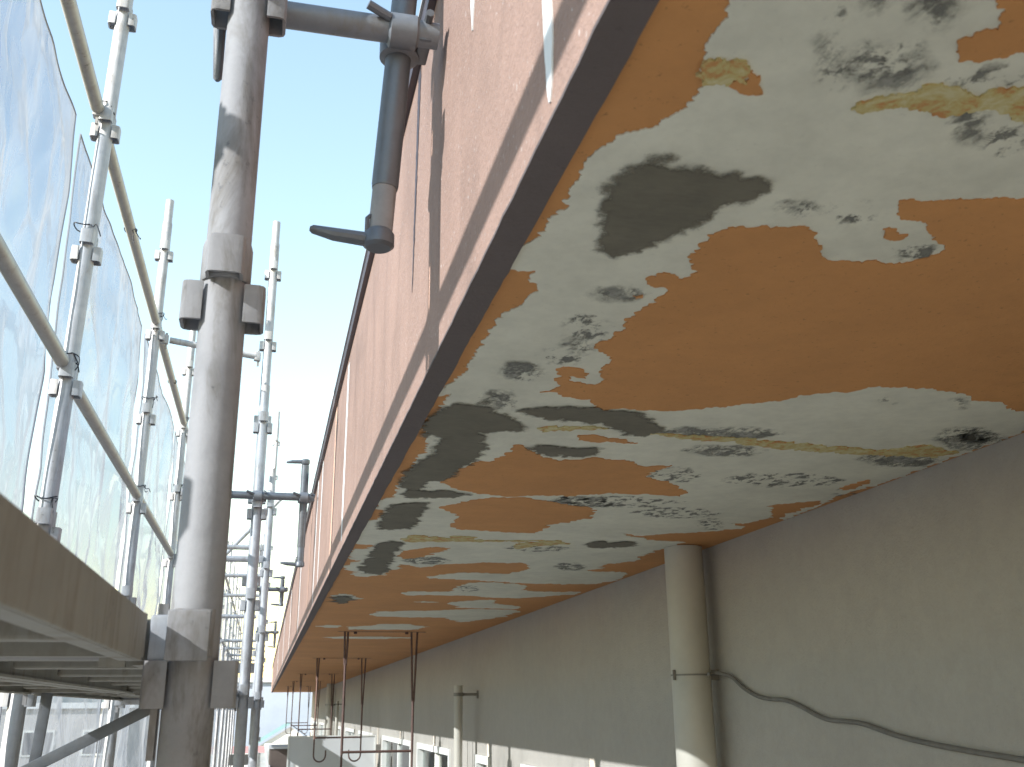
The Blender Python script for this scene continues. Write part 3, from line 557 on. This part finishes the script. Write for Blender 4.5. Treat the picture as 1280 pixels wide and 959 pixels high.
# ---------------------------------------------------------------- scaffolding
XO = -0.66; YO = [0.92] + [1.17 + 1.935 * k for k in range(1, 14)]; PITCH = 0.45; Z0 = 0.04
def pocket_mesh(r, d=0.021, wd=0.042, h=0.047, th=0.004):
    cr = 0.008; out = [(r - 0.003, -wd / 2)]
    for a in (-90, -45, 0): out.append((r + d - cr + cr * math.cos(R(a)), -wd / 2 + cr + cr * math.sin(R(a))))
    for a in (0, 45, 90): out.append((r + d - cr + cr * math.cos(R(a)), wd / 2 - cr + cr * math.sin(R(a))))
    out.append((r - 0.003, wd / 2))
    inn = [(max(r - 0.003, min(x, r + d - th)), max(-wd / 2 + th, min(wd / 2 - th, y))) for x, y in out]
    mb = MB(); n = len(out)
    vs = [(x, y, z) for z in (-h / 2, h / 2) for x, y in out] + [(x, y, z) for z in (-h / 2, h / 2) for x, y in inn]
    fs = []
    for i in range(n - 1):
        fs += [(i, i + 1, n + i + 1, n + i), (2 * n + i, 3 * n + i, 3 * n + i + 1, 2 * n + i + 1), (i, 2 * n + i, 2 * n + i + 1, i + 1), (n + i, n + i + 1, 3 * n + i + 1, 3 * n + i)]
    return mb.add(vs, fs)
ME_POCK = pocket_mesh(0.0243).mesh('wedge_pocket', M_TUBE); ME_POCK_OLD = pocket_mesh(0.026).mesh('wedge_pocket', M_OLD)
ME_WEDGE = MB().box((0.029, -0.010, -0.075), (0.036, 0.010, 0.030)).mesh('wedge', M_OLD, False)
def post(x, y, top, label, z0=Z0, pitch=PITCH, r=0.0243, m=M_TUBE, pk=None, lo=-0.9, bottom=-3.0, gap=0.052, lean=0.0, sides=18, joints=(), group='scaffold posts'):
    t = thing('scaffold_post', label, 'scaffold post', (x, y, 0), group)
    if lean: t.rotation_euler = (0, lean, 0)
    MB().tube([(0, 0, bottom), (0, 0, top - 0.14), (0, 0, top - 0.13), (0, 0, top)], [r, r, r * 0.86, r * 0.86], sides).build('tube', m, t)
    z = z0
    while z - pitch > lo: z -= pitch
    while z < top - 0.08:
        for k in range(4):
            link('wedge_pocket', pk or ME_POCK, t, (0, 0, z + (gap if k % 2 else 0)), (0, 0, k * math.pi / 2))
        z += pitch
    for zj in joints:
        MB().tube([(0, 0, zj), (0, 0, zj + 0.004), (0, 0, zj + 0.055), (0, 0, zj + 0.06)], [r + 0.0005, r + 0.004, r + 0.004, r + 0.0005], sides).build('joint_collar', m, t)
    return t
main = post(-0.0748, 1.12, 1.45, 'thick weathered scaffold post right in front of the camera', 0.026, 0.424, 0.0262, M_OLD, ME_POCK_OLD, sides=40, gap=0.05, joints=())
# sleeve of the upper tube resting on the joint
MB().tube([(0, -0.004, 0.478), (0, -0.004, 0.482), (0, -0.004, 0.522), (0, -0.004, 0.528)], [0.0268, 0.029, 0.029, 0.0275], 40).build('joint_collar', M_OLD, main)
link('wedge', ME_WEDGE, main, (0, 0, 0.028), (0, 0, math.pi)); 
MB().box((-0.024, -0.052, 0.048), (0.018, -0.046, 0.098), bev=0.002).build('wedge_head', M_OLD, main)
post(-0.0748, -0.72, 1.45, 'scaffold post behind the camera beside the eaves', group='inner scaffold posts')
post(-0.086, 4.8, 1.53, 'pale inner scaffold post carrying the second wall jack', 0.036, 0.425, lean=0.0, group='inner scaffold posts')
post(-0.098, 5.25, 2.66, 'tall thin inner scaffold post rising just behind the one with the second jack', 0.2, 0.425, group='inner scaffold posts')
post(-0.036, 7.0, 1.62, 'bluish inner scaffold post just right of the two paired posts', 0.04, 0.425, group='inner scaffold posts')
post(-0.044, 12.0, 3.5, 'slender far inner scaffold post topping out above the second jack', 0.12, 0.425, sides=12, group='inner scaffold posts')
for k, y in enumerate((9.0, 14.1, 16.3, 18.4, 20.5, 22.6, 24.7)):
    post(-0.07, y, 1.5 + 0.3 * (k % 2), '%s of the small far inner posts along the building edge, counted from the camera' % ORD[k], 0.04, 0.425, sides=10, lo=-0.5, group='inner scaffold posts')
for k, y in enumerate(YO):
    lab = {0: 'outer scaffold post just outside the frame at left', 1: 'nearest outer post against the sheets, left edge of the picture', 2: 'second outer post against the sheets, left of the thick front post', 3: 'third outer post against the sheets, half hidden by the thick front post'}.get(k, '%s outer post along the row of sheets' % ORD[min(k, 15)])
    post(XO, y, 2.62, lab, sides=20 if k < 4 else 10, lo=-0.9 if k < 5 else -0.4, group='outer scaffold posts', lean=0.014 if k == 1 else 0)
post(XO, YO[0] - 1.935, 2.62, 'outer scaffold post behind the camera', group='outer scaffold posts')

def ledger(name, a, b, label, r=0.0213, m=M_RAIL, group=None, cat='scaffold rail', sides=14, heads=True):
    a = Vector(a); b = Vector(b); d = (b - a).normalized()
    t = thing(name, label, cat, a, group); L = (b - a).length
    MB().tube([d * 0.05, d * (L - 0.05)], r, sides).build('tube', m, t)
    if heads:
        for e, s in ((0.0, 1), (L, -1)):
            c = d * e + d * s * 0.034
            q = Vector((0, 0, 1)).cross(d).normalized(); M4 = Matrix((( d.x, q.x, 0, c.x), (d.y, q.y, 0, c.y), (d.z, q.z, 1, c.z), (0, 0, 0, 1)))
            h = MB().box((-0.010, -0.015, -0.024), (0.022, 0.015, 0.024), M4, 0.004).build('wedge_head', M_TUBE, t)
            MB().box((-0.004, -0.004, -0.052), (0.006, 0.004, 0.036), M4).build('wedge', M_OLD, h, False)
    return t
ya = [YO[0] - 1.935] + YO
for k in range(len(ya) - 1):
    nm = ['behind the camera', 'nearest the camera', 'second from the camera', 'third from the camera'] + ['%s from the camera' % o for o in ORD[3:]]
    sd = 18 if k < 4 else 10
    ledger('guard_rail', (XO, ya[k], 1.905), (XO, ya[k + 1], 1.905), 'top guard rail along the head of the sheets, %s' % nm[k], group='top guard rails', sides=sd)
    ledger('guard_rail', (XO, ya[k], 1.015 if k < 2 else 1.0), (XO, ya[k + 1], 1.015 if k < 2 else 1.0), 'tan middle guard rail in front of the sheets, %s' % nm[k], group='middle guard rails', sides=sd)
ledger('transverse_tube', (-0.108, 5.16, 1.80), (XO + 0.02, 5.06, 1.835), 'thin tube crossing the walkway high up from the second outer post', 0.0165, M_TUBE, 'tubes across the walkway', 'scaffold tube')
tr = [(4.86, 0.05, -0.086), (6.95, 1.42, -0.05), (6.98, 0.98, -0.05), (8.9, 1.35, -0.07), (10.85, 1.35, -0.07), (10.85, 0.93, -0.07), (12.8, 1.35, -0.05), (14.7, 0.93, -0.07), (16.6, 0.93, -0.07), (18.6, 0.93, -0.07), (20.5, 0.93, -0.07), (22.4, 0.5, -0.07), (24.4, 0.5, -0.07)]
for k, (y, z, xr) in enumerate(tr):
    ledger('transverse_tube', (XO, y, z), (xr, y, z), '%s tube across the walkway counted from the thick front post' % ORD[k], 0.0213, M_TUBE, 'tubes across the walkway', 'scaffold tube', 10)
ledger('transverse_tube', (XO, 1.12, 0.072), (-0.0748, 1.12, 0.072), 'tube under the deck end reaching the thick front post from the left', 0.0213, M_OLD, 'tubes across the walkway', 'scaffold tube', 16)
ledger('diagonal_brace', (XO + 0.02, 9.2, 1.06), (0.12, 9.25, 1.95), 'thin diagonal brace rising to the right beyond the second jack', 0.017, M_TUBE, None, 'brace', 10, False)

# sheets -----------------------------------------------------------------
def sheet(y0, y1, zt, zb, label, seed, near):
    xs = XO - 0.055; ny = 70 if near else 22; nzv = 150 if near else 44
    vs = []; 
    for j in range(nzv + 1):
        z = zb + (zt - zb) * j / nzv
        for i in range(ny + 1):
            f = i / ny; y = y0 + (y1 - y0) * f
            ed = min(1, min(f, 1 - f) / 0.16)
            p = Vector((y * 2.2 + seed * 5, z * 0.8, seed)); q = Vector((y * 3.0 + z * 1.5 + seed, z * 1.3 - y * 1.2, 3.3))
            wv = 0.045 * noise.noise(p) + 0.034 * (1 - 2 * abs(noise.noise(q))) + 0.012 * (1 - 2 * abs(noise.noise(q * 2.3 + Vector((7, 1, 2)))))
            k = noise.noise(Vector((z * 2.4, seed * 3.1, 1 if f < .5 else 7)))
            yy = y + 0.012 * k * (1 - ed)
            et = min(1, (zt - z) / 0.3)
            vs.append((xs - 0.012 + wv * (0.35 + 0.65 * ed) * (0.25 + 0.75 * et), yy, z - 0.015 * (1 - et) * math.sin(f * 9.4) ** 2))
    fs = [(j * (ny + 1) + i, j * (ny + 1) + i + 1, (j + 1) * (ny + 1) + i + 1, (j + 1) * (ny + 1) + i) for j in range(nzv) for i in range(ny)]
    t = thing('scaffold_sheet', label, 'sheet', (0, 0, 0), 'translucent sheets tied to the outer posts')
    me = bpy.data.meshes.new('fabric'); me.from_pydata(vs, [], fs); me.update(); me.shade_smooth(); me.materials.append(M_SHEET)
    link('fabric', me, t)
    for i, nme in ((0, 'hem'), (ny, 'hem')):
        col = [Vector(vs[j * (ny + 1) + i]) for j in range(nzv + 1)]
        MB().tube(col, 0.0035, 5).build('hem', M_HEM, t)
    MB().tube([Vector(v) for v in vs[-(ny + 1):]], 0.003, 5).build('hem', M_HEM, t)
for k in range(len(ya) - 1):
    lab = ['sheet behind the camera at left', 'nearest blue grey translucent sheet at the left edge of the picture', 'second wrinkled sheet between the two nearest outer posts and the thick front post', 'third sheet, seen narrowly left of the thick front post'] + ['%s translucent sheet along the row, seen edge on far away' % o for o in ORD[3:]]
    sheet(ya[k] + (0.012 if k == 1 else 0.075), ya[k + 1] - (0.006 if k == 0 else 0.045), 1.872, -2.6, lab[k], k * 1.7 + 0.3, k < 5)

# tie cords ---------------------------------------------------------------
def cord(p, seed, label, s=1.0):
    r_ = random.Random(seed); p = Vector(p); pts = []
    for i in range(13):
        a = i * 0.62; pts.append(Vector((0.031 * math.cos(a), 0.031 * math.sin(a), 0.006 * math.sin(a * 2.3))) * s)
    t = thing('tie_cord', label, 'cord', p, 'black cords tying the sheets')
    MB().tube(spline(pts, 3), 0.0022, 6).build('loop', M_CORD, t)
    for q in range(2):
        d = Vector((0.024 * s, -0.022 * s, 0.0)); e = [d]
        for i in range(4): e.append(e[-1] + Vector((r_.uniform(-0.008, 0.016), r_.uniform(-0.012, 0.006), r_.uniform(-0.03, 0.008))) * s)
        MB().tube(spline(e, 3), 0.002, 6).build('loose_end', M_CORD, t)
    return t
for i, (y, z, l) in enumerate([(YO[1], 1.95, 'knotted black cord at the top rail on the nearest outer post'), (YO[1], 1.49, 'black cord above the upper pocket of the nearest outer post'), (YO[1], 1.05, 'black cord at the middle rail on the nearest outer post'), (YO[1], 0.60, 'black cord just above the deck on the nearest outer post'),
                             (YO[2], 1.96, 'looped blue black cord where the high tube meets the second outer post'), (YO[2], 1.50, 'black cord with two loose ends on the second outer post'), (YO[2], 1.05, 'black cord at the middle rail on the second outer post'), (YO[3], 1.95, 'black cord at the top rail on the third outer post'), (YO[3], 1.47, 'small black cord on the third outer post beside the thick front post')]):
    cord((XO, y, z), i, l)
cord((XO, 3.95, 1.9), 31, 'thin black cord halfway along the top rail before the second outer post', 0.8)
cord((XO, 6.0, 1.9), 32, 'thin black cord halfway along the top rail after the second outer post', 0.8)

# decks: steel planks hooked over the transverse tubes ----------------------
def plank(x0, x1, y0, y1, z, label, detail):
    t = thing('scaffold_plank', label, 'scaffold plank', (0, 0, 0), 'steel scaffold planks')
    L = y1 - y0
    MB().box((x0 + 0.004, y0 + 0.02, z + 0.040), (x1 - 0.004, y1 - 0.02, z + 0.044)).build('deck_plate', M_DECKB, t, False)
    for xa, s in ((x0, 1), (x1, -1)):
        prof = MB().box((min(xa, xa + s * 0.004), y0 + 0.02, z), (max(xa, xa + s * 0.004), y1 - 0.02, z + 0.0455), bev=0.0015).box((min(xa + s * 0.004, xa + s * 0.020), y0 + 0.02, z), (max(xa + s * 0.004, xa + s * 0.020), y1 - 0.02, z + 0.004))
        prof.build('side_rail', M_DECK, t, False)
    n = 6 if detail else 3
    for i in range(n):
        yy = y0 + 0.12 + (L - 0.24) * i / (n - 1)
        MB().box((x0 + 0.021, yy - 0.018, z + 0.012), (x1 - 0.021, yy + 0.018, z + 0.039), bev=0.003).build('rib', M_DECK, t, False)
    for yy, s in ((y0, 1), (y1, -1)):
        hk = MB().box((x0, min(yy, yy + s * 0.02), z + 0.004), (x1, max(yy, yy + s * 0.02), z + 0.046))
        for xa in (x0 + 0.02, x1 - 0.045): hk.box((xa, min(yy - s * 0.03, yy), z + 0.030), (xa + 0.025, max(yy - s * 0.03, yy), z + 0.044)).box((xa, min(yy - s * 0.034, yy - s * 0.028), z - 0.004), (xa + 0.025, max(yy - s * 0.034, yy - s * 0.028), z + 0.044))
        hk.build('end_hook', M_DECK, t, False)
yd = [-0.72, 1.10, 3.02, 4.93, 6.95, 8.9, 10.85, 12.8, 14.7, 16.6, 18.6, 20.5]
for k in range(len(yd) - 1):
    w_ = ['over the near bay, its side filling the left edge', 'in the second bay'] + ['in the %s bay' % o for o in ORD[2:]]
    plank(-0.365, -0.118, yd[k] + 0.03, yd[k + 1] - 0.03, 0.047, 'steel plank on the building side %s' % w_[k], k < 3)
    plank(-0.620, -0.373, yd[k] + 0.03, yd[k + 1] - 0.03, 0.047, 'steel plank on the sheet side %s' % w_[k], k < 3)
    if k >= 1: ledger('transverse_tube', (XO, yd[k + 1], 0.072), (-0.08, yd[k + 1], 0.072), 'tube carrying the plank ends at the far side of the %s bay' % ORD[k], 0.0213, M_OLD, 'tubes under the deck', 'scaffold tube', 12)
br = thing('deck_brace', 'flat grey diagonal bar with an upright stay under the deck', 'brace', (0, 2.98, 0))
def bar(a, b, wd, th):
    a = Vector(a); b = Vector(b); d = (b - a).normalized(); yv = Vector((0, 1, 0)); n = d.cross(yv)
    M4 = Matrix(((d.x, yv.x, n.x, a.x), (d.y, yv.y, n.y, a.y), (d.z, yv.z, n.z, a.z), (0, 0, 0, 1)))
    return MB().box((0, -th / 2, -wd / 2), ((b - a).length, th / 2, wd / 2), M4, 0.002)
bar((-0.70, 0, -0.20), (-0.10, 0, 0.11), 0.03, 0.012).build('diagonal_bar', M_JACK, br)
bar((-0.565, 0.013, 0.05), (-0.575, 0.013, -0.135), 0.028, 0.012).build('stay', M_JACK, br)

# wall jacks ----------------------------------------------------------------
def jack(x, y, z, xl, xv, zb, zt, label, near, hy=-0.055):
    t = thing('wall_jack', label, 'wall jack', (0, y, 0), 'wall jacks clamped to the inner posts'); n = 24 if near else 12; r = 0.0185
    MB().tube([(xl, hy, z), (xv + 0.05, hy, z)], r, n).build('cross_tube', M_JACK if not near else M_JACKL, t)
    ce = MB().tube([(xl - 0.018, hy, z), (xl, hy, z)], r + 0.003, n).build('end_cap', M_JACK, t)
    MB().tube([(xl - 0.010, hy, z), (xl - 0.010, hy - 0.002, z - 0.03), (xl - 0.006, hy - 0.004, z - 0.118), (xl - 0.006, hy - 0.004, z - 0.122)], [0.009, 0.009, 0.006, 0.003], 10).build('handle', M_JACK, ce)
    zm = zb + (z - zb) * 0.28; tilt = -0.02 if near else 0.0; vy = hy + 0.036
    def vx(q): return xv + tilt * (z - q) / (z - zb)
    vt = MB().tube([(vx(zm), vy, zm), (vx(zm + 0.006), vy, zm + 0.006), (vx(zt - 0.03), vy, zt - 0.03)], [0.0175, r, r], n).build('upright_tube', M_JACK, t)
    MB().tube([(vx(zb + 0.02), vy, zb + 0.02), (vx(zm), vy, zm + 0.002)], 0.0165, n).build('inner_tube', M_OLD if near else M_JACK, t)
    MB().tube([(vx(zm - .03) - 0.016, vy - 0.006, zm - 0.075), (vx(zm - .03) - 0.021, vy - 0.006, zm - 0.07), (vx(zm - .03) - 0.021, vy - 0.006, zm - 0.05), (vx(zm - .03) - 0.016, vy - 0.006, zm - 0.045)], 0.003, 6).build('pin_ring', M_JACK, t)
    for zz, s in ((zb, 1), (zt, -1)):
        c = MB().tube([(vx(zz), vy, zz), (vx(zz), vy, zz + s * 0.004), (vx(zz), vy, zz + s * 0.020), (vx(zz), vy, zz + s * 0.026)], [0.016, 0.021, 0.021, 0.017], n).build('end_cap', M_JACK, t)
        MB().tube([(vx(zz) - 0.015, vy, zz + s * 0.012), (vx(zz) - 0.06, vy - 0.002, zz + s * 0.014), (vx(zz) - 0.088, vy - 0.003, zz + s * 0.018), (vx(zz) - 0.092, vy - 0.003, zz + s * 0.0185)], [0.010, 0.009, 0.006, 0.003], 10).build('handle', M_JACK, c)
    for cx_ in (x, xv):
        oy = hy + (0.036 if cx_ == xv else (-hy if not near else -hy))
        q = MB().tube([(cx_ - 0.021, hy, z), (cx_ - 0.018, hy, z), (cx_ + 0.018, hy, z), (cx_ + 0.021, hy, z)], [r + 0.002, r + 0.006, r + 0.006, r + 0.002], n).build('clamp', M_JACKL, t)
        MB().tube([(cx_, oy, z - 0.022), (cx_, oy, z - 0.019), (cx_, oy, z + 0.019), (cx_, oy, z + 0.022)], [r + 0.004, r + 0.010, r + 0.010, r + 0.004], n).build('clamp_shell', M_JACKL, q)
        MB().box((cx_ + r + 0.004, min(hy, oy) - 0.012, z - 0.017), (cx_ + r + 0.022, max(hy, oy) + 0.012, z + 0.017), bev=0.003).build('clamp_flap', M_JACK, q)
        MB().tube([(cx_ + 0.034, hy - 0.034, z + 0.012), (cx_ + 0.034, hy + 0.03, z + 0.012)], 0.006, 8).build('clamp_bolt', M_JACK, q)
        MB().tube([(cx_ - 0.020, hy - 0.02, z + 0.005), (cx_ - 0.052, hy - 0.03, z + 0.014)], 0.0065, 8).build('swing_bolt', M_JACK, q)
    return t
jack(-0.0748, 1.12, 0.912, -0.105, 0.132, 0.588, 1.24, 'near wall jack with its handle pointing left beside the pink fascia', True, 0.052)
jack(-0.086, 4.8, 0.966, -0.205, 0.128, 0.640, 1.160, 'second wall jack shaped like a cross on the pale inner post', False)
jack(-0.07, 9.0, 1.0, -0.14, 0.10, 0.86, 1.12, 'third smaller wall jack farther along the fascia', False)
jack(-0.07, 14.1, 1.0, -0.14, 0.10, 0.80, 1.15, 'fourth wall jack small and far along the fascia', False)

# ---------------------------------------------------------------- ground and what stands beyond the end of the block
struct(MB().box((-400, -400, -9.3), (400, 900, -9.0)).build('ground', M_GROUND, None, False))
hm = MB(); P = []
for i in range(81):
    x = -500 + 12 * i; hgt = 9 + 7 * noise.noise(Vector((x / 90, 0, 2))) + 2.5 * noise.noise(Vector((x / 22, 5, 0)))
    P += [(x, 330, -9.05), (x, 380 + 10 * noise.noise(Vector((x / 60, 9, 0))), hgt), (x, 470, -9.05)]
hm.add(P, [f for i in range(80) for f in ((3 * i, 3 * i + 3, 3 * i + 4, 3 * i + 1), (3 * i + 1, 3 * i + 4, 3 * i + 5, 3 * i + 2))])
struct(hm.build('added_hills', plain('hill_woods', (0.12, 0.145, 0.14), 0.95, 0, 0.3, 0.08)))  # ridge added to cover the yellow glow of the low sky
def far_block(x0, x1, y0, y1, top, col, label, rows, cols):
    t = thing('far_building', label, 'building', ((x0 + x1) / 2, (y0 + y1) / 2, -9))
    hx, hy = (x1 - x0) / 2, (y1 - y0) / 2; hh = top + 9
    MB().box((-hx, -hy, 0), (hx, hy, hh)).build('wall', plain('far_wall', col, 0.9, 0, 0.08, 0.4), t, False)
    MB().box((-hx - 0.2, -hy - 0.2, hh), (hx + 0.2, hy + 0.2, hh + 0.3)).build('roof', M_PANEL, t, False)
    for r_ in range(rows):
        for c in range(cols):
            xx = -hx + (c + 0.5) * 2 * hx / cols; z = hh - 2.4 - r_ * 2.9
            f = MB().box((xx - 0.8, -hy - 0.06, z), (xx + 0.8, -hy - 0.002, z + 1.3)).build('window', M_WHITE, t, False)
            MB().box((xx - 0.7, -hy - 0.08, z + 0.1), (xx + 0.7, -hy - 0.062, z + 1.2)).build('pane', plain_dark, f, False)
plain_dark = plain('far_glass', (0.08, 0.09, 0.11), 0.15, 0, 0.2, 1)
far_block(-4, 9, 75, 90, 1.9, (0.34, 0.38, 0.45), 'pale blue grey block beyond the end of the eaves', 0, 0)
far_block(-22, -7, 60, 72, 0.2, (0.45, 0.43, 0.42), 'grey block far away left behind the scaffold', 3, 5)
far_block(6, 20, 52, 62, -0.9, (0.5, 0.48, 0.44), 'low beige block far away below the balcony', 2, 5)
gh = thing('gabled_house', 'far house with a pale green pitched roof and white gable', 'house', (0.9, 44, -9))
MB().box((-2.2, -3, 0), (2.2, 3, 6.9)).build('wall', M_WHITE, gh, False)
MB().add([(-2.5, -3.2, 6.9), (2.5, -3.2, 6.9), (0.2, -3.2, 8.5), (-2.5, 3.2, 6.9), (2.5, 3.2, 6.9), (0.2, 3.2, 8.5)], [(0, 2, 5, 3), (1, 4, 5, 2), (0, 1, 4, 3)]).build('roof', plain('green_metal_roof', (0.10, 0.17, 0.17), 0.6, 0.0, 0.1, 2), gh, False)
MB().add([(-2.3, -3.1, 6.9), (2.3, -3.1, 6.9), (0.2, -3.1, 8.4)], [(0, 1, 2)]).build('gable', M_WHITE, gh, False)
lr = thing('low_roof', 'flat red brown roof with a white edge beyond the balcony end', 'roof', (0.6, 36, -9))
MB().box((-3, -4, 0), (3, 4, 7.5)).build('wall', M_CONC, lr, False)
MB().box((-3.1, -4.1, 7.5), (3.1, 4.1, 7.75)).build('roof_sheet', plain('red_brown_roof', (0.33, 0.16, 0.15), 0.8, 0, 0.15, 1.5), lr, False)
MB().box((-3.15, -4.2, 7.42), (3.15, -4.105, 7.80)).build('roof_edge', M_WHITE, lr, False)
